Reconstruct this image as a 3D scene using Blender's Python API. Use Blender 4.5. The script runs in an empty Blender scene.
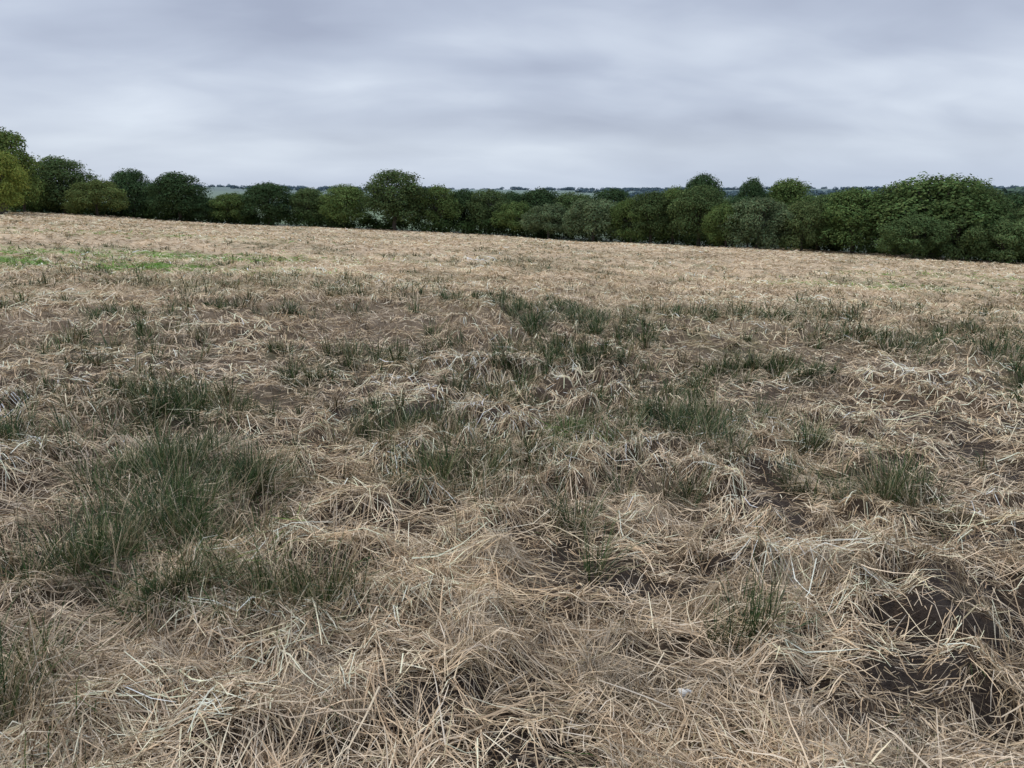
import bpy, math
import numpy as np
rng = np.random.default_rng(7)
scene = bpy.context.scene
scene.view_settings.view_transform = 'Standard'
scene.view_settings.look = 'None'
scene.view_settings.exposure = 0
COL = scene.collection

# ------------------------------------------------------------------ noise
TAB = np.random.default_rng(11).random((256, 256))
def vnoise(x, y, wl, seed=0):
    x = x / wl + seed * 17.31; y = y / wl + seed * 9.77
    xi = np.floor(x).astype(np.int64); yi = np.floor(y).astype(np.int64)
    fx = x - xi; fy = y - yi
    fx = fx * fx * fx * (fx * (fx * 6 - 15) + 10); fy = fy * fy * fy * (fy * (fy * 6 - 15) + 10)
    a = TAB[xi & 255, yi & 255]; b = TAB[(xi + 1) & 255, yi & 255]
    c = TAB[xi & 255, (yi + 1) & 255]; d = TAB[(xi + 1) & 255, (yi + 1) & 255]
    return (a * (1 - fx) + b * fx) * (1 - fy) + (c * (1 - fx) + d * fx) * fy
def sstep(a, b, t):
    t = np.clip((t - a) / (b - a), 0, 1); return t * t * (3 - 2 * t)

# ------------------------------------------------------------------ terrain
EYE = 1.6
def plane(x, y):
    return -0.0445 * x - 0.0410 * y
def tuss(x, y):
    n = 0.32 * vnoise(x, y, 0.75, 1) + 0.36 * vnoise(x + .07 * np.sin(y * 9), y, 0.30, 2) + .32 * vnoise(x, y, .15, 4)
    n2 = vnoise(x, y, 2.2, 3)
    return sstep(0.43, 0.72, n) * (0.05 + 0.15 * n2)
def hills(x, y):
    r = np.hypot(x, y) + 1e-6
    az = np.arctan2(x, np.abs(y) + 1e-6)
    up = sstep(450, 1900, r)
    top = 6 + 6 * vnoise(az * 6 + 3, az * 0, 1.0, 5) + 6 * sstep(0.15, 0.5, -az)
    mid = sstep(330, 620, r) * (1 - sstep(620, 1100, r)) * sstep(0.25, 0.5, az) * 10
    dn = sstep(2000, 3800, r)
    return -15 + (15 + top) * up + mid - 70 * dn + (vnoise(x, y, 260, 6) - .5) * 4
def H(x, y):
    r = np.hypot(x, y)
    near = 1 - sstep(20, 80, r) * 0.5
    z = plane(x, y) + (vnoise(x, y, 9, 7) - .5) * 0.22 * sstep(1, 8, r) + (vnoise(x, y, 28, 8) - .5) * 0.5 * sstep(8, 35, r)
    z = z + tuss(x, y) * near + (vnoise(x, y, 0.13, 9) - .5) * 0.055 * near * (1 - sstep(15, 30, r))
    z = z + (vnoise(x, y, 0.055, 10) - .5) * 0.03 * (1 - sstep(4, 8, r))
    w = sstep(150, 300, r)
    return z * (1 - w) + hills(x, y) * w

GREEN = [(-1.68,3.75,.36,1.0),(-2.1,4.5,.42,1.0),(-1.5,4.5,.25,.9),(-2.9,6.3,.7,1.1),(-4.8,8.8,.7,.8),(-.30,4.75,.36,1.1),(-.97,5.9,.42,1.0),(1.32,6.2,.5,1.0),
         (.7,5.7,.35,.9),(.91,2.76,.12,.7),(-.91,2.86,.20,1.1),(-1.3,2.85,.18,1.0),(-1.72,2.15,.18,1.1),(2.55,4.28,.18,.7),(-1.9,3.2,.2,.8),
         (6,11.7,1.3,.9),(5,14.4,1.4,.9),(7.0,10.2,1.0,1.0),(8.5,13,1.5,.9),(-1.5,8.5,.7,.6),(2.6,9,.7,.5),(-3.6,4.9,.4,.9),(-6,7.5,.7,.7),(0.3,3.9,.12,.5),(.45,3.3,.12,.6),(10,17,2,.7)]
def green(x, y):
    g = np.zeros_like(x)
    for gx, gy, s, a in GREEN:
        g = np.maximum(g, a * np.exp(-((x - gx) ** 2 + (y - gy) ** 2) / (s * s)))
    n = 0.36 * vnoise(x, y, 1.3, 21) + 0.22 * vnoise(x, y, 6.5, 22) + 0.42 * vnoise(x, y, .40, 23)
    r = np.hypot(x, y)
    n = n + .015 * sstep(10, 22, r) - .02 * sstep(35, 70, r)
    g = g * (.35 + .75 * sstep(.3, .6, vnoise(x, y, .22, 24)))
    return np.clip(np.maximum(g, sstep(0.56, 0.68, n) * (0.6 + .2 * sstep(6, 14, r)) * sstep(4.0, 5.5, r)), 0, 1)
def lush(x, y):
    g = np.zeros_like(x)
    for gx, gy, sx, sy, a in [(-12.5,24,4,2.2,1.5),(-17.5,24,4,2.2,1.8),(-20,29,5,2.5,1.3),(-13,31,5,2,.8),(.50,5.5,.22,.14,.8),(-1.5,3.7,.3,.3,.6),(-1.3,3.4,.2,.2,.6),(24,40,6,3,.4),(-22,44,8,3,.4),(14,30,5,1.5,.35)]:
        g = np.maximum(g, a * np.exp(-((x - gx) / sx) ** 2 - ((y - gy) / sy) ** 2))
    return g * (0.05 + 1.2 * sstep(.2, .8, vnoise(x, y, .9, 31)))
MUD = [(-.26,2.12,.30),(.02,2.0,.27),(-.45,2.0,.22),(1.8,2.8,.34),(2.05,3.1,.26),(1.05,2.35,.18),(-.6,2.4,.16),(2.5,3.8,.24),(-.9,1.95,.15),(.45,3.2,.10),(1.6,4.2,.12),(1.55,2.45,.24)]
def mud(x, y):
    g = np.zeros_like(x)
    for gx, gy, s in MUD:
        g = np.maximum(g, np.exp(-((x - gx) ** 2 + (y - gy) ** 2) / (s * s)))
    n = vnoise(x, y, .24, 41) * .6 + vnoise(x, y, .9, 42) * .4
    return np.clip(g * (0.35 + 1.9 * sstep(.28, .6, vnoise(x, y, .10, 43))) + sstep(.66, .76, n) * .8, 0, 1)

# ------------------------------------------------------------------ helpers
def mesh_from(name, V, Q, colors, mat, smooth=False, link=True):
    me = bpy.data.meshes.new(name)
    n = len(V); q = len(Q); k = Q.shape[1]
    me.vertices.add(n); me.vertices.foreach_set('co', V.astype(np.float32).ravel())
    me.loops.add(q * k); me.loops.foreach_set('vertex_index', Q.astype(np.int32).ravel())
    me.polygons.add(q); me.polygons.foreach_set('loop_start', np.arange(0, q * k, k, dtype=np.int32))
    me.update(calc_edges=True)
    if smooth: me.shade_smooth()
    if colors is not None:
        at = me.color_attributes.new('Col', 'FLOAT_COLOR', 'POINT')
        c4 = np.ones((n, 4), np.float32); c4[:, :3] = colors
        at.data.foreach_set('color', c4.ravel())
    me.materials.append(mat)
    if not link: return me
    ob = bpy.data.objects.new(name, me); COL.objects.link(ob); return ob

def blade_material(name, rough=.6, trans=.25, spec=.25, objcol=False):
    m = bpy.data.materials.new(name); m.use_nodes = True
    nt = m.node_tree; nt.nodes.clear()
    out = nt.nodes.new('ShaderNodeOutputMaterial')
    at = nt.nodes.new('ShaderNodeAttribute'); at.attribute_name = 'Col'
    col = at.outputs['Color']
    if objcol:
        oi = nt.nodes.new('ShaderNodeObjectInfo')
        mx = nt.nodes.new('ShaderNodeMix'); mx.data_type = 'RGBA'; mx.blend_type = 'MULTIPLY'; mx.inputs[0].default_value = 1
        nt.links.new(col, mx.inputs[6]); nt.links.new(oi.outputs['Color'], mx.inputs[7]); col = mx.outputs[2]
    if spec > 0:
        p = nt.nodes.new('ShaderNodeBsdfPrincipled')
        p.inputs['Roughness'].default_value = rough
        p.inputs['Specular IOR Level'].default_value = spec
        nt.links.new(col, p.inputs['Base Color'])
    else:
        p = nt.nodes.new('ShaderNodeBsdfDiffuse'); nt.links.new(col, p.inputs['Color'])
    t = nt.nodes.new('ShaderNodeBsdfTranslucent'); nt.links.new(col, t.inputs['Color'])
    mix = nt.nodes.new('ShaderNodeMixShader'); mix.inputs[0].default_value = trans
    nt.links.new(p.outputs[0], mix.inputs[1]); nt.links.new(t.outputs[0], mix.inputs[2])
    nt.links.new(mix.outputs[0], out.inputs['Surface'])
    return m

def ribbons(name, x, y, off, head, elev, curl, L, w, nseg, c0, c1, mat, bend=None, roll=None, tip=.4, sink=0.0):
    N = len(x)
    if bend is None: bend = np.zeros(N)
    if roll is None: roll = rng.normal(0, .5, N)
    px, py = x.copy(), y.copy(); acc = off.copy()
    V = np.empty((N, nseg + 1, 2, 3)); C = np.empty((N, nseg + 1, 2, 3))
    for i in range(nseg + 1):
        t = i / nseg
        h = H(px, py)
        pz = np.maximum(h + acc, h + 0.002) - (sink if i == 0 else 0)
        hd = head + bend * t
        ww = w * .5 * (1 - (1 - tip) * t ** 2)
        sx = -np.sin(hd) * np.cos(roll) * ww; sy = np.cos(hd) * np.cos(roll) * ww; sz = np.sin(roll) * ww
        for s, sg in ((0, -1), (1, 1)):
            V[:, i, s, 0] = px + sg * sx; V[:, i, s, 1] = py + sg * sy; V[:, i, s, 2] = pz + sg * sz
        C[:, i, :, :] = (c0 * (1 - t) + c1 * t)[:, None, :]
        e = elev + curl * t
        px = px + np.cos(hd) * np.cos(e) * L / nseg; py = py + np.sin(hd) * np.cos(e) * L / nseg
        acc = acc + np.sin(e) * L / nseg
    base = (np.arange(N) * (nseg + 1) * 2)[:, None] + (np.arange(nseg) * 2)[None, :]
    Q = np.stack([base, base + 1, base + 3, base + 2], -1).reshape(-1, 4)
    return mesh_from(name, V.reshape(-1, 3), Q, C.reshape(-1, 3), mat)

def pal(colors, n, weights=None):
    colors = np.array(colors)
    i = rng.choice(len(colors), n, p=weights)
    j = rng.choice(len(colors), n, p=weights); t = rng.random(n)[:, None] * .5
    return colors[i] * (1 - t) + colors[j] * t

# hedge line that bounds the field (world metres)
HL = np.array([(-190, 60), (-150, 104), (-112, 126), (-83, 130), (-33, 125), (-2, 120), (31, 105), (56, 85), (72, 66), (88, 40), (95, 10)], float)
def inside(x, y, margin=0):
    az = np.arctan2(x, y); ah = np.arctan2(HL[:, 0], HL[:, 1]); rh = np.hypot(HL[:, 0], HL[:, 1])
    return np.hypot(x, y) < np.interp(az, ah, rh) - margin

# ------------------------------------------------------------------ ground sheet
fw = np.radians(np.arange(-56, 56.01, .24)); bk = np.radians(np.arange(58, 302, 3.0))
ang = np.concatenate([fw, bk]); nA = len(ang)
rad = np.concatenate([[0.02], np.exp(np.arange(np.log(.35), np.log(9000), .0135))]); nR = len(rad)
A, R = np.meshgrid(ang, rad)
X = (R * np.sin(A)).ravel(); Y = (R * np.cos(A)).ravel(); Rr = R.ravel()
Z = H(X, Y)
mdm = mud(X, Y) * (1 - sstep(6, 12, Rr))
Z -= mdm * .02
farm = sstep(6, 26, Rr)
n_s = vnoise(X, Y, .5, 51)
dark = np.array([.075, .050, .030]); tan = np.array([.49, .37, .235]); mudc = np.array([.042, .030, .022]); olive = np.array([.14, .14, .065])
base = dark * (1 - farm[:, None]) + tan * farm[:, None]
base *= (.70 + .6 * n_s)[:, None]
g = (green(X, Y) * .6)[:, None]; base = base * (1 - g) + olive * g
g = np.clip(lush(X, Y), 0, 1)[:, None]; base = base * (1 - g) + np.array([.17, .27, .065]) * g
base = base * (1 - mdm[:, None]) + mudc * mdm[:, None]
cell = TAB[(np.floor(X / 210 + 0.25 * Y / 210).astype(int)) & 255, (np.floor(Y / 330 - .2 * X / 330).astype(int)) & 255]
past = np.array([.06, .09, .04])[None] * (1 - cell[:, None]) + np.array([.14, .20, .10])[None] * cell[:, None]
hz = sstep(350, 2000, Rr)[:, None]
past = past * (1 - hz * .72) + np.array([.115, .16, .185]) * hz * .72  # aerial haze painted into the hill colour, bluer with distance
near_p = (1 - sstep(230, 380, Rr))[:, None]
past = past * (1 - near_p) + np.array([.03, .042, .02]) * near_p
bw = (~inside(X, Y, -.5)).astype(float)[:, None] * (np.abs(np.degrees(np.arctan2(X, Y))) < 80)[:, None]
bw = np.maximum(bw, sstep(150, 160, Rr)[:, None])
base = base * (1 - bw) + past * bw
i = np.arange(nR - 1)[:, None] * nA; j = np.arange(nA)[None, :]; j2 = (j + 1) % nA
Q = np.stack([i + j, i + nA + j, i + nA + j2, i + j2], -1).reshape(-1, 4)[:, ::-1]
gm = bpy.data.materials.new('field_soil'); gm.use_nodes = True
nt = gm.node_tree; p = nt.nodes['Principled BSDF']
at = nt.nodes.new('ShaderNodeAttribute'); at.attribute_name = 'Col'
tc = nt.nodes.new('ShaderNodeTexCoord')
no = nt.nodes.new('ShaderNodeTexNoise'); no.inputs['Scale'].default_value = 34; no.inputs['Detail'].default_value = 7; no.inputs['Roughness'].default_value = .62
nt.links.new(tc.outputs['Object'], no.inputs['Vector'])
mr = nt.nodes.new('ShaderNodeMapRange'); mr.inputs['To Min'].default_value = .4; mr.inputs['To Max'].default_value = 1.6
nt.links.new(no.outputs['Fac'], mr.inputs['Value'])
mx = nt.nodes.new('ShaderNodeVectorMath'); mx.operation = 'SCALE'
nt.links.new(at.outputs['Color'], mx.inputs[0]); nt.links.new(mr.outputs[0], mx.inputs['Scale'])
nt.links.new(mx.outputs[0], p.inputs['Base Color'])
bp = nt.nodes.new('ShaderNodeBump'); bp.inputs['Strength'].default_value = 1.0; bp.inputs['Distance'].default_value = .04
nt.links.new(no.outputs['Fac'], bp.inputs['Height']); nt.links.new(bp.outputs[0], p.inputs['Normal'])
p.inputs['Roughness'].default_value = .7; p.inputs['Specular IOR Level'].default_value = .2
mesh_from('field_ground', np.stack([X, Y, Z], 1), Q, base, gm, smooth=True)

# ------------------------------------------------------------------ straw litter
straw_mat = blade_material('dry_straw', .55, .12, 0)
rush_mat = blade_material('rush_blades', .5, .12, .2)
def scatter(n, r0, r1, half=48):
    r = np.exp(rng.uniform(np.log(r0), np.log(r1), n)); a = np.radians(rng.uniform(-half, half, n))
    x = r * np.sin(a); y = r * np.cos(a); k = inside(x, y, 1); return x[k], y[k], r[k]
STRAW = [(.80, .64, .44), (.70, .53, .335), (.53, .38, .23), (.25, .168, .10), (.72, .61, .46), (.42, .355, .21)]
SW = [.23, .24, .19, .16, .12, .06]
def litter(name, n, r0, r1, Lr, wmin, wk, nseg, tilt, offr, keepmud=.04, jit=1.0, bend=.25, allow=False):
    x, y, r = scatter(n, r0, r1)
    t0 = tuss(x, y); nh = vnoise(x, y, .20, 67)
    m = mud(x, y) * (1 - sstep(6, 12, r))
    m = np.maximum(m, .9 * sstep(.045, .0, t0) * sstep(.42, .64, nh) * (1 - .85 * sstep(5, 14, r)))
    if allow: m = m * .3
    k = rng.random(len(x)) > m * (1 - keepmud); x, y, r, t0 = x[k], y[k], r[k], t0[k]; n = len(x)
    e = .04; gx = (tuss(x + e, y) - t0) / e; gy = (tuss(x, y + e) - t0) / e
    sl = np.hypot(gx, gy); flow = vnoise(x, y, .5, 61) * 10 + vnoise(x, y, 3.5, 62) * 5
    down = np.arctan2(-gy, -gx)
    use = rng.random(n) < sstep(.1, .5, sl) * .4
    head = np.where(use, down + rng.normal(0, .6, n), flow + rng.normal(0, .85, n) * jit + (rng.random(n) < .45 * jit) * rng.uniform(0, 6.28, n))
    L = rng.uniform(Lr[0], Lr[1], n) * (.6 + .8 * vnoise(x, y, .5, 63)) * (1 + r * .010)
    w = np.maximum(rng.uniform(wmin * .5, wmin * 1.5, n), wk * r * rng.uniform(.6, 1.3, n))
    el = np.abs(rng.normal(0, tilt, n)) * (1 - .4 * sstep(8, 40, r))
    cu = -el * rng.uniform(.6, 2.2, n)
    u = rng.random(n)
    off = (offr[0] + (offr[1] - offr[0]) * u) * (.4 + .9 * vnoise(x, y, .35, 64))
    c = pal(STRAW, n, SW)
    fr_ = sstep(8, 30, r)
    wmean = np.array([.58, .455, .30]); c = c * (1 - .4 * fr_[:, None]) + wmean * .4 * fr_[:, None]
    v = .72 + .56 * vnoise(x, y, .34, 65); v *= .80 + .40 * vnoise(x, y, 6, 66)
    v *= 1 + fr_ * (.85 * (vnoise(x, y, .9, 101) * .5 + vnoise(x, y, 2.4, 102) * .5 - .5))
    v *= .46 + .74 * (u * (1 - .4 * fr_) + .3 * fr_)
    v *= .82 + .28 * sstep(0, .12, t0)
    gy_ = (vnoise(x, y, .7, 68) * .5)[:, None]; lum = c.mean(1, keepdims=True)
    c = c * (1 - gy_ * .3) + lum * gy_ * .3
    c = np.clip(c * v[:, None] * 1.27, 0, .85)
    ol = sstep(.50, .80, .6 * vnoise(x, y, 3, 103) + .4 * vnoise(x, y, 1.1, 104)) * .5 * sstep(5, 12, r)
    g = np.clip(green(x, y) * rng.random(n) * (.35 + .35 * fr_) + ol * rng.random(n), 0, 1)[:, None]; c = c * (1 - g) + np.array([.17, .18, .08]) * g
    lu = lush(x, y); g = (rng.random(n) < lu)[:, None]; c = np.where(g, np.array([.21, .34, .08]) * rng.uniform(.6, 1.2, (n, 1)), c)
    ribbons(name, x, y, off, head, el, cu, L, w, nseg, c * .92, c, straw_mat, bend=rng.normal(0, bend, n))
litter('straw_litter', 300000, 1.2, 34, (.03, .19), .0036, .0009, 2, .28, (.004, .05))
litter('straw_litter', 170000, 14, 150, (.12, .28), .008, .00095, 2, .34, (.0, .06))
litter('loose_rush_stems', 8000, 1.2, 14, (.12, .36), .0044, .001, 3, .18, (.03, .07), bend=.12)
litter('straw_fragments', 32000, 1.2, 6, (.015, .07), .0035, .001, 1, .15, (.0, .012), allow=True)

# ------------------------------------------------------------------ rush and grass tufts
def tufts(name, n, r0, r1, greenw, hgt, nb, rt, colA, colB, gmix, wmin, wk, mat, lean=.25, curlr=(-.9, -.1), nseg=3, pts=None, nz=.22, var=(.7, 1.15)):
    if pts is None:
        x, y, r = scatter(n, r0, r1)
        gr = green(x, y); pr = gr if greenw else (.15 + .85 * sstep(.01, .12, tuss(x, y)))
        pr = pr * (1 - .95 * mud(x, y) * (1 - sstep(6, 12, r)))
        k = rng.random(len(x)) < pr; x, y, r, gr = x[k], y[k], r[k], gr[k]
    else:
        x, y = pts; r = np.hypot(x, y); gr = green(x, y)
    T = len(x)
    cnt = np.maximum((nb * rng.uniform(.5, 1.4, T) / (1 + r * .05)).astype(int), 6)
    sc = rng.uniform(.5, 1.4, T) * (.75 + .5 * vnoise(x, y, 3, 71)) * (1 - .35 * sstep(15, 50, r))
    lh = vnoise(x, y, 2.5, 72) * 12 + rng.normal(0, .8, T); lm = rng.uniform(0, lean, T)
    gf = np.clip(gmix * (.55 + gr) * rng.uniform(.3, 1.4, T), 0, 1)
    ix = np.repeat(np.arange(T), cnt); N = len(ix)
    a = rng.uniform(0, 6.28, N); rr = np.sqrt(rng.random(N)) * rt * (sc[ix]) * (1 + r[ix] * .012)
    bx = x[ix] + rr * np.cos(a); by = y[ix] + rr * np.sin(a)
    out = (rr / rt) * .55
    vx = np.cos(a) * out + np.cos(lh[ix]) * lm[ix] * 2 + rng.normal(0, nz, N); vy = np.sin(a) * out + np.sin(lh[ix]) * lm[ix] * 2 + rng.normal(0, nz, N)
    head = np.arctan2(vy, vx); el = np.clip(1.5 - np.hypot(vx, vy) * .9, .15, 1.5)
    L = rng.uniform(*hgt, N) * sc[ix]
    w = np.maximum(rng.uniform(wmin * .6, wmin * 1.4, N), wk * r[ix] * rng.uniform(.7, 1.2, N))
    isg = (rng.random(N) < gf[ix])[:, None]
    cg = pal(colA, N); cs = pal(colB, N); vv = rng.uniform(.7, 1.15, (N, 1)) * rng.uniform(var[0], var[1], T)[ix][:, None]
    fr_ = sstep(15, 45, r[ix])[:, None]; cg = cg * (1 - .5 * fr_) + np.array([.17, .18, .085]) * .5 * fr_
    lm_ = np.clip(lush(bx, by)[:, None], 0, 1); cg = cg * (1 - lm_) + np.array([.12, .24, .05]) * lm_
    c1 = np.where(isg, cg, cs) * vv; c0 = np.where(isg, cg * .6, cs * .5) * vv  # root ends darkened in the colour: painted shade at the tuft base
    tipm = (rng.random(N) < .20)[:, None]; c1 = np.where(tipm & isg, np.array([.42, .36, .20]), c1)
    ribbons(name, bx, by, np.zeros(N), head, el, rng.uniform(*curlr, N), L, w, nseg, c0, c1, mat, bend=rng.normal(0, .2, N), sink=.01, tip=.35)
GR = [(.036, .080, .020), (.062, .11, .028), (.026, .058, .019), (.11, .15, .045), (.05, .092, .032)]
DR = [(.72, .57, .38), (.56, .42, .26), (.36, .27, .16), (.74, .63, .46), (.20, .14, .08)]
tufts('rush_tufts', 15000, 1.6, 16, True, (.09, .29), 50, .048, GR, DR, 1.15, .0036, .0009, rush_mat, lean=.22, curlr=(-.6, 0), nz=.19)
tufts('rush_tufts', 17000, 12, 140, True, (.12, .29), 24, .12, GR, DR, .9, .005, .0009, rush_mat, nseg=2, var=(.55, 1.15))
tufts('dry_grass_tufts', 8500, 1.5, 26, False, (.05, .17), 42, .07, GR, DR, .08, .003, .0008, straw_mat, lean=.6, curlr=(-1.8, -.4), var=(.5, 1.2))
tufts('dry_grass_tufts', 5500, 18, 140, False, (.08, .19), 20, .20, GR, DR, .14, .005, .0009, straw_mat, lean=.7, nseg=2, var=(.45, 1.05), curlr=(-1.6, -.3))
FL = [(-.25,3.35),(-.08,3.3),(-.45,3.4),(-.75,2.35),(-.68,2.2),(-2.1,5.2),(-2.6,5.0),(.35,2.55),(.95,2.1),(.75,4.1),(-4.5,7.4),(-1.9,3.0),(-3.4,7.2),(2.0,4.9),(1.3,3.3),(-.2,2.7),(-1.2,2.3),(1.1,2.0)]
fx = np.concatenate([rng.normal(p_[0], .04 + .012 * p_[1], 6) for p_ in FL]); fy = np.concatenate([rng.normal(p_[1], .03 + .01 * p_[1], 6) for p_ in FL])
FC = [(.82, .68, .50), (.72, .58, .41), (.85, .75, .58), (.57, .44, .30)]
tufts('feathery_grass_heads', 0, 0, 0, False, (.06, .14), 230, .042, FC, FC, .0, .0015, .0005, straw_mat, lean=.7, curlr=(-2.6, -.8), pts=(fx, fy), nz=.3)

# ------------------------------------------------------------------ small pale stone in the straw
def stone(x, y, s):
    n1, n2 = 12, 8; V = []
    z0 = float(H(np.array([x]), np.array([y]))[0]) + .045
    for a in range(n2 + 1):
        for b in range(n1):
            th = math.pi * a / n2; ph = 2 * math.pi * b / n1
            k = 1 + .25 * math.sin(3 * ph + 1) * math.sin(th) + .15 * math.sin(5 * th + ph)
            V.append((x + s * 1.3 * k * math.sin(th) * math.cos(ph), y + s * .8 * k * math.sin(th) * math.sin(ph), z0 + s * .6 * k * math.cos(th)))
    Qs = [(a * n1 + b, (a + 1) * n1 + b, (a + 1) * n1 + (b + 1) % n1, a * n1 + (b + 1) % n1) for a in range(n2) for b in range(n1)]
    m = bpy.data.materials.new('pale_flint'); m.use_nodes = True; pp = m.node_tree.nodes['Principled BSDF']
    nn = m.node_tree.nodes.new('ShaderNodeTexNoise'); nn.inputs['Scale'].default_value = 60
    cr = m.node_tree.nodes.new('ShaderNodeValToRGB'); cr.color_ramp.elements[0].color = (.45, .42, .36, 1); cr.color_ramp.elements[1].color = (.75, .73, .68, 1)
    m.node_tree.links.new(nn.outputs['Fac'], cr.inputs[0]); m.node_tree.links.new(cr.outputs[0], pp.inputs['Base Color']); pp.inputs['Roughness'].default_value = .7
    mesh_from('pale_stone', np.array(V), np.array(Qs), None, m, smooth=True)
stone(.60, 2.35, .02)

# ------------------------------------------------------------------ trees
leaf_mat = blade_material('foliage', .6, .20, 0, objcol=True)
bark_mat = bpy.data.materials.new('bark'); bark_mat.use_nodes = True
bn = bark_mat.node_tree.nodes; bl = bark_mat.node_tree.links
nn = bn.new('ShaderNodeTexNoise'); nn.inputs['Scale'].default_value = 9; nn.inputs['Detail'].default_value = 6
cr = bn.new('ShaderNodeValToRGB'); cr.color_ramp.elements[0].color = (.03, .025, .02, 1); cr.color_ramp.elements[1].color = (.12, .10, .08, 1)
bl.new(nn.outputs['Fac'], cr.inputs[0]); bl.new(cr.outputs[0], bn['Principled BSDF'].inputs['Base Color']); bn['Principled BSDF'].inputs['Roughness'].default_value = .9

def leaves(centers, radii, per, size, tr, squash=.85):
    cnt = np.maximum((per * (radii / radii.mean()) ** 2).astype(int), 10)
    ix = np.repeat(np.arange(len(radii)), cnt); N = len(ix)
    d = tr.normal(size=(N, 3)); d /= np.linalg.norm(d, axis=1)[:, None]
    lowf = (d[:, 2] < -.25) & (tr.random(N) < .5); d[lowf, 2] *= -1
    nz = .70 + .6 * vnoise(d[:, 0] * 3 + ix * 3.1, d[:, 1] * 3 + d[:, 2] * 2.3, 1, 81)
    rr = radii[ix] * nz * (1 - .4 * tr.random(N) ** 2) * np.where(tr.random(N) < .06, 1.2, 1)
    P = centers[ix] + d * rr[:, None] * np.array([1, 1, squash])
    nrm = d * .9 + tr.normal(0, .45, (N, 3)) + np.array([0, 0, .35]); nrm /= np.linalg.norm(nrm, axis=1)[:, None]
    t = np.cross(nrm, tr.normal(size=(N, 3))); t /= np.linalg.norm(t, axis=1)[:, None] + 1e-9; b = np.cross(nrm, t)
    s = (size * tr.uniform(.55, 1.3, N))[:, None]
    V = np.stack([P + t * s, P + b * s * .6, P - t * s, P - b * s * .6], 1).reshape(-1, 3)
    Q = np.arange(N * 4).reshape(-1, 4)
    lc = tr.uniform(.8, 1.25, len(radii))[ix]
    c = np.array([.090, .130, .050])[None] * (lc * tr.uniform(.7, 1.35, N))[:, None]
    c[:, 0] *= tr.uniform(.85, 1.2, N)
    C = np.repeat(c, 4, axis=0)
    return V, Q, C
def tube(p0, p1, r0, r1, k=7):
    p0 = np.array(p0); p1 = np.array(p1); d = p1 - p0; d = d / np.linalg.norm(d)
    u = np.cross(d, [0.3, 1, 0.2]); u /= np.linalg.norm(u); v = np.cross(d, u)
    a = np.linspace(0, 2 * np.pi, k, endpoint=False)
    ring = np.cos(a)[:, None] * u + np.sin(a)[:, None] * v
    mid = (p0 + p1) / 2 + (u * .06 + v * .05) * np.linalg.norm(p1 - p0)
    V = np.vstack([p0 + ring * r0, mid + ring * (r0 + r1) / 2, p1 + ring * r1])
    Q = [(s * k + i, s * k + (i + 1) % k, (s + 1) * k + (i + 1) % k, (s + 1) * k + i) for s in range(2) for i in range(k)]
    return V, np.array(Q)
def make_tree(name, seed, Ht, W, low, nl, rl, per, size):
    tr = np.random.default_rng(seed)
    cz = Ht * (1 + low) / 2; hz = Ht * (1 - low) / 2
    cs = []; rs = []
    for kk in range(nl):
        d = tr.normal(size=3); d /= np.linalg.norm(d); q = tr.uniform(.25, 1) ** .5
        if kk < 3: d = np.array([tr.normal(0, .2), tr.normal(0, .2), 1.0]); q = .93
        elif kk < 10:
            a_ = kk * .9 + tr.normal(0, .15); d = np.array([math.cos(a_) * .55, math.sin(a_) * .55, tr.uniform(.66, .82)]); q = 1
        elif kk < 19:
            a_ = kk * .7 + tr.normal(0, .15); d = np.array([math.cos(a_) * .88, math.sin(a_) * .88, tr.uniform(.1, .45)]); q = 1
        elif kk < 29:
            a_ = kk * .63 + tr.normal(0, .15); d = np.array([math.cos(a_) * .9, math.sin(a_) * .9, tr.uniform(-.8, -.1)]); q = 1
        r = tr.uniform(*rl)
        ex = (W / 2 - r * .85); ez = (hz - r * .75)
        c = np.array([d[0] * ex * q, d[1] * ex * q, cz + d[2] * ez * q])
        cs.append(c); rs.append(r)
    cs = np.array(cs); rs = np.array(rs)
    V, Q, C = leaves(cs, rs, per, size, tr)
    wv = []; wq = []; off = len(V)
    def add(p0, p1, r0, r1):
        nonlocal off
        v, q = tube(p0, p1, r0, r1); wv.append(v); wq.append(q + off); off += len(v)
    fork = np.array([tr.normal(0, .1), tr.normal(0, .1), Ht * .28])
    add((0, 0, -.5), fork, .035 * Ht, .025 * Ht); add(fork, (fork[0] * 2, fork[1] * 2, Ht * .75), .022 * Ht, .006 * Ht)
    for kk in range(min(nl, 16)):
        st = np.array([fork[0], fork[1], Ht * tr.uniform(.2, .5)]); add(st, cs[kk], .012 * Ht, .004 * Ht)
    WV = np.vstack(wv); WQ = np.vstack(wq)
    me = mesh_from(name, np.vstack([V, WV]), np.vstack([Q, WQ]), np.vstack([C, np.full((len(WV), 3), .08)]), leaf_mat, link=False)
    me.materials.append(bark_mat)
    mi = np.zeros(len(Q) + len(WQ), np.int32); mi[len(Q):] = 1; me.polygons.foreach_set('material_index', mi)
    zt = np.percentile(V[:, 2], 99.3); me['top'] = float(zt)
    me['wid'] = float(np.percentile(V[:, 0], 99) - np.percentile(V[:, 0], 1))
    return me
oaks = [make_tree('oak_tree_mesh', 100 + s, 8, 8, .05, 50, (.85, 1.55), 400, .12) for s in range(8)]
willows = [make_tree('willow_mesh', 200 + s, 5, 7, .01, 46, (.55, 1.1), 400, .095) for s in range(4)]
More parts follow.
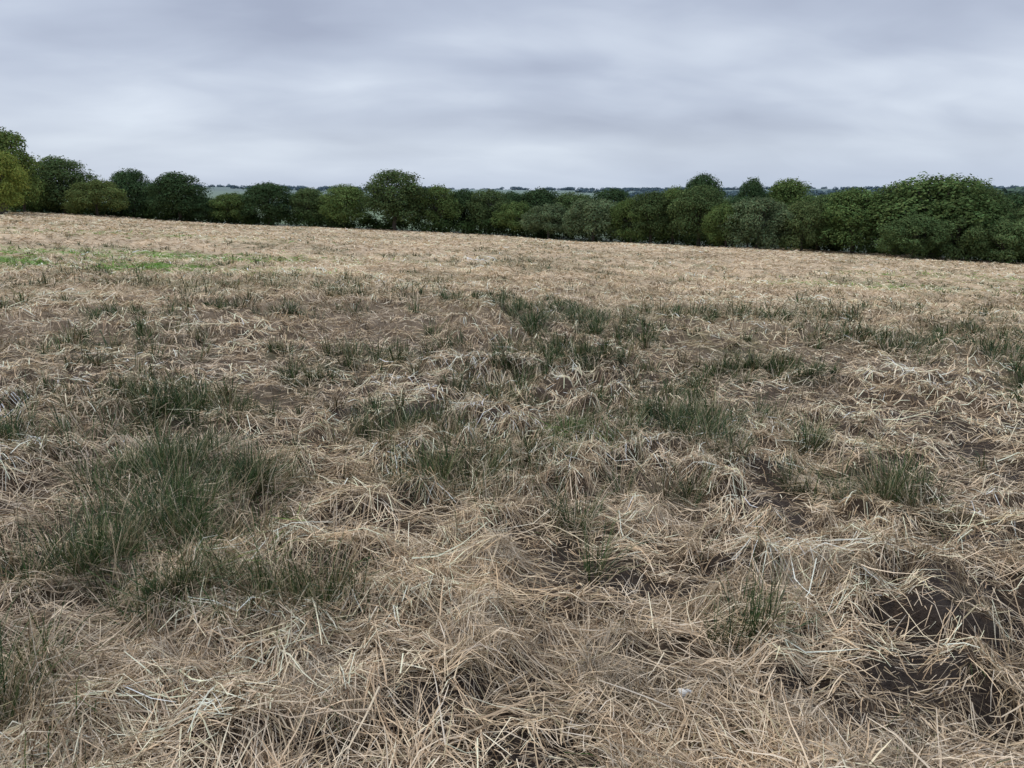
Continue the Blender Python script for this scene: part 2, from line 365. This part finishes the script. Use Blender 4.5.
def tree(kind, px, dist, ytop, wpx, tint=(1, 1, 1)):
    """image pixel column, distance (m), image row of tree top and width in pixels"""
    u = (px - 512) / 797; Yd = dist; Xd = u * dist
    g = float(plane(np.array([Xd]), np.array([Yd]))[0])
    top = EYE + (193 - ytop) / 821 * dist
    h = top - g + .1; w = wpx * dist / 797
    bank, nm = (oaks, 'oak_tree') if kind == 'o' else (willows, 'willow_bush')
    me = bank[rng.integers(len(bank))]
    ob = bpy.data.objects.new(nm, me); COL.objects.link(ob)
    ob.location = (Xd, Yd, g - .1); s = w / me['wid'] * 1.06
    ob.scale = (s, s, h / me['top']); ob.rotation_euler = (0, 0, rng.uniform(0, 6.28))
    b = rng.uniform(.85, 1.15); ob.color = (tint[0] * b, tint[1] * b, tint[2] * b, 1)
O = (1, 1, 1); DK = (.66, .76, .84); YG = (1.9, 1.6, 1.0); GY = (1.35, 1.25, 1.6); MG = (1.2, 1.2, 1.0)
for t in [('o', -45, 108, 128, 90, O), ('o', 0, 106, 131, 66, (1.2, 1.15, .9)), ('o', -2, 95, 151, 46, YG), ('o', 22, 122, 161, 36, MG), ('o', 62, 128, 159, 56, O), ('o', 36, 133, 178, 34, DK),
          ('w', 95, 122, 181, 50, (1.4, 1.25, 1.1)), ('o', 130, 130, 171, 38, DK), ('o', 177, 127, 174, 50, DK), ('o', 154, 134, 186, 30, O), ('w', 205, 128, 198, 40, DK),
          ('w', 232, 127, 194, 42, MG), ('o', 268, 126, 184, 50, DK), ('o', 308, 127, 189, 36, O), ('o', 345, 124, 186, 44, MG), ('o', 325, 130, 196, 34, DK), ('o', 395, 121, 172, 56, O),
          ('o', 437, 123, 187, 42, MG), ('o', 462, 126, 191, 36, DK), ('o', 488, 124, 191, 42, O), ('o', 512, 128, 193, 36, DK), ('w', 515, 120, 203, 40, MG), ('o', 540, 128, 190, 46, DK), ('o', 575, 126, 194, 46, O), ('w', 548, 114, 205, 46, GY), ('w', 595, 110, 200, 56, GY),
          ('o', 612, 122, 190, 44, DK), ('w', 632, 107, 199, 40, MG), ('o', 652, 106, 193, 42, O), ('o', 674, 106, 189, 40, MG), ('o', 703, 112, 176, 40, DK), ('o', 700, 102, 187, 54, O), ('w', 728, 96, 205, 42, MG),
          ('o', 752, 112, 180, 30, DK), ('o', 789, 113, 181, 50, MG), ('o', 738, 104, 198, 46, DK), ('w', 762, 94, 199, 62, GY), ('w', 806, 92, 203, 44, (1.3, 1.2, 1.2)), ('o', 822, 97, 197, 46, O), ('o', 860, 90, 190, 66, (1.1, 1.15, 1.0)), ('o', 840, 98, 195, 44, DK),
          ('o', 940, 85, 178, 104, (1.0, 1.05, .95)), ('o', 903, 88, 185, 60, O), ('o', 978, 87, 187, 60, O), ('w', 920, 80, 216, 60, (1.05, 1.1, 1.1)), ('w', 965, 80, 218, 50, O), ('o', 1018, 92, 196, 56, DK), ('w', 1012, 79, 221, 52, (1.2, 1.2, 1.2)), ('w', 1055, 78, 214, 60, O),
          ('o', 1070, 84, 190, 80, O), ('o', 1130, 76, 180, 90, MG), ('w', 1100, 72, 215, 60, O), ('o', 1200, 70, 176, 100, DK), ('o', -110, 108, 140, 80, DK), ('o', -170, 104, 135, 90, O)]:
    tree(*t)

seg = np.hypot(*np.diff(HL, axis=0).T); cum = np.concatenate([[0], np.cumsum(seg)])
s = np.arange(0, cum[-1], .24); hx = np.interp(s, cum, HL[:, 0]) + rng.normal(0, .9, len(s)); hy = np.interp(s, cum, HL[:, 1]) + rng.normal(0, .9, len(s)) + 1.0
hr = rng.uniform(.6, 1.2, len(s)); hh = rng.uniform(.1, 1.9, len(s)) * (.6 + .6 * vnoise(s, s * 0, 7, 91))
V, Q, C = leaves(np.stack([hx, hy, plane(hx, hy) + hh], 1), hr, 110, .16, rng)
hv = (.6 + .6 * vnoise(V[:, 0], V[:, 1], 5, 92))[:, None]
hb = mesh_from('hedgerow', V, Q, C * hv, leaf_mat); hb.color = (.6, .68, .6, 1)

# distant woodland and hedges on the hills
def far_wood(name, cx, cy, ht, tintfn, k=70):
    n = len(cx); gz = H(cx, cy)
    cen = np.stack([cx, cy, gz + ht * .4], 1)
    tr = np.random.default_rng(5); ix = np.repeat(np.arange(n), k); N = len(ix)
    d = tr.normal(size=(N, 3)); d /= np.linalg.norm(d, axis=1)[:, None]
    P = cen[ix] + d * (ht[ix] * .6 * tr.uniform(.6, 1.05, N))[:, None] * np.array([1.3, 1.3, .8])
    nrm = d + tr.normal(0, .3, (N, 3)) + [0, 0, .5]; nrm /= np.linalg.norm(nrm, axis=1)[:, None]
    t = np.cross(nrm, tr.normal(size=(N, 3))); t /= np.linalg.norm(t, axis=1)[:, None]; b = np.cross(nrm, t)
    s_ = (ht[ix] * tr.uniform(.10, .22, N))[:, None]
    V = np.stack([P + t * s_, P + b * s_, P - t * s_, P - b * s_], 1).reshape(-1, 3)
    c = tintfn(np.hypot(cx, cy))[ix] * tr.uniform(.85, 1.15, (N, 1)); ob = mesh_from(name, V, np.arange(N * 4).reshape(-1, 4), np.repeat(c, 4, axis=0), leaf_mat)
    ob.color = (1, 1, 1, 1); return ob
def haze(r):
    k = sstep(150, 1500, r)[:, None]; return np.array([.07, .11, .055]) * (1 - k) + np.array([.12, .17, .20]) * k  # leaf colour blends towards a painted blue haze with distance
cx = []; cy = []; ht = []
for _ in range(80):
    a = rng.uniform(-.85, .85); r = rng.choice([rng.uniform(450, 900), rng.uniform(1100, 2100)], p=[.3, .7]); x0, y0 = r * np.sin(a), r * np.cos(a)
    n = int(rng.uniform(20, 45)); dr = rng.uniform(-.2, .2) - a; L = n * rng.uniform(5, 8)
    tt = rng.uniform(-.5, .5, n) * L; cx += list(x0 + tt * np.cos(dr)); cy += list(y0 + tt * np.sin(dr) + rng.normal(0, 5, n)); ht += list(rng.uniform(5, 9, n))
for _ in range(420):
    a = rng.uniform(.33, .85); r = rng.uniform(540, 680); cx.append(r * np.sin(a)); cy.append(r * np.cos(a)); ht.append(rng.uniform(5, 12))
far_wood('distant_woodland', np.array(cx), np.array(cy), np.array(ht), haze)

# ------------------------------------------------------------------ sky / world
w = bpy.data.worlds.new('World'); scene.world = w; w.use_nodes = True
nt = w.node_tree; nt.nodes.clear(); N_ = nt.nodes.new; Lk = nt.links.new
SUN_EL, SUN_AZ = math.radians(47), math.radians(-55)
out = N_('ShaderNodeOutputWorld')
sky = N_('ShaderNodeTexSky'); sky.sky_type = 'NISHITA'; sky.sun_disc = False; sky.sun_elevation = SUN_EL; sky.sun_rotation = SUN_AZ
b1 = N_('ShaderNodeBackground'); b1.inputs['Strength'].default_value = .1; Lk(sky.outputs[0], b1.inputs[0])
tc = N_('ShaderNodeTexCoord'); sp = N_('ShaderNodeSeparateXYZ'); Lk(tc.outputs['Generated'], sp.inputs[0])
def math_(op, a, b=None, clamp=False):
    m = N_('ShaderNodeMath'); m.operation = op; m.use_clamp = clamp
    for i_, v in enumerate((a, b)):
        if v is None: continue
        if isinstance(v, (int, float)): m.inputs[i_].default_value = v
        else: Lk(v, m.inputs[i_])
    return m.outputs[0]
zc = math_('ADD', math_('MAXIMUM', sp.outputs[2], 0.0), .26)
ux = math_('DIVIDE', sp.outputs[0], zc); uy = math_('DIVIDE', sp.outputs[1], zc)
cb = N_('ShaderNodeCombineXYZ'); Lk(math_('MULTIPLY', ux, 1.15), cb.inputs[0]); Lk(math_('ADD', math_('MULTIPLY', uy, 1.7), math_('MULTIPLY', ux, -.2)), cb.inputs[1])
def noise(scale, det, rough, dist, off):
    n = N_('ShaderNodeTexNoise'); n.inputs['Scale'].default_value = scale; n.inputs['Detail'].default_value = det
    n.inputs['Roughness'].default_value = rough; n.inputs['Distortion'].default_value = dist
    mp = N_('ShaderNodeMapping'); mp.inputs['Location'].default_value = off; Lk(cb.outputs[0], mp.inputs[0]); Lk(mp.outputs[0], n.inputs['Vector']); return n.outputs['Fac']
n1 = noise(.8, 3, .45, .2, (4.6, 3.2, 0)); n2 = noise(2.3, 4, .5, .4, (9, 4, 2))
f = math_('ADD', math_('MULTIPLY', n1, .78), math_('MULTIPLY', n2, .22))
cr = N_('ShaderNodeValToRGB'); e = cr.color_ramp.elements
e[0].position = .35; e[0].color = (.375, .42, .545, 1); e[1].position = .64; e[1].color = (.76, .83, .94, 1)
m_ = e.new(.49); m_.color = (.53, .59, .72, 1); Lk(f, cr.inputs[0])
hr_ = N_('ShaderNodeValToRGB'); h = hr_.color_ramp.elements
h[0].position = 0; h[0].color = (.50, .59, .74, 1); h[1].position = .25; h[1].color = (.38, .43, .56, 1)
q = h.new(.02); q.color = (.57, .655, .80, 1); q = h.new(.055); q.color = (.70, .78, .89, 1); q = h.new(.12); q.color = (.50, .56, .69, 1)
Lk(sp.outputs[2], hr_.inputs[0])
fr = N_('ShaderNodeMapRange'); fr.inputs['From Min'].default_value = .01; fr.inputs['From Max'].default_value = .09; fr.inputs['To Min'].default_value = .75; fr.inputs['To Max'].default_value = .25
Lk(sp.outputs[2], fr.inputs['Value'])
mxc = N_('ShaderNodeMix'); mxc.data_type = 'RGBA'; Lk(fr.outputs[0], mxc.inputs[0]); Lk(cr.outputs[0], mxc.inputs[6]); Lk(hr_.outputs[0], mxc.inputs[7])
ov = N_('ShaderNodeMapRange'); ov.inputs['From Min'].default_value = .24; ov.inputs['From Max'].default_value = .9; ov.inputs['To Min'].default_value = 1.0; ov.inputs['To Max'].default_value = 2.4
Lk(sp.outputs[2], ov.inputs['Value'])
b2 = N_('ShaderNodeBackground'); Lk(ov.outputs[0], b2.inputs['Strength']); Lk(mxc.outputs[2], b2.inputs[0])
ms = N_('ShaderNodeMixShader'); ms.inputs[0].default_value = .92; Lk(b1.outputs[0], ms.inputs[1]); Lk(b2.outputs[0], ms.inputs[2]); Lk(ms.outputs[0], out.inputs['Surface'])

sd = bpy.data.lights.new('sun', 'SUN'); sd.energy = 1.5; sd.angle = math.radians(10); sd.color = (1, .93, .82)
so = bpy.data.objects.new('sun', sd); COL.objects.link(so)
from mathutils import Vector
dirv = Vector((math.sin(SUN_AZ) * math.cos(SUN_EL), math.cos(SUN_AZ) * math.cos(SUN_EL), math.sin(SUN_EL)))
so.rotation_euler = dirv.to_track_quat('Z', 'Y').to_euler(); so.location = (0, 0, 30)

# ------------------------------------------------------------------ camera
cd = bpy.data.cameras.new('camera'); cd.sensor_width = 36; cd.lens = 773 / 1024 * 36; cd.clip_end = 20000; cd.clip_start = .05
co = bpy.data.objects.new('camera', cd); COL.objects.link(co)
co.location = (0, 0, EYE); co.rotation_euler = (math.radians(90 - 13.9), 0, 0); scene.camera = co
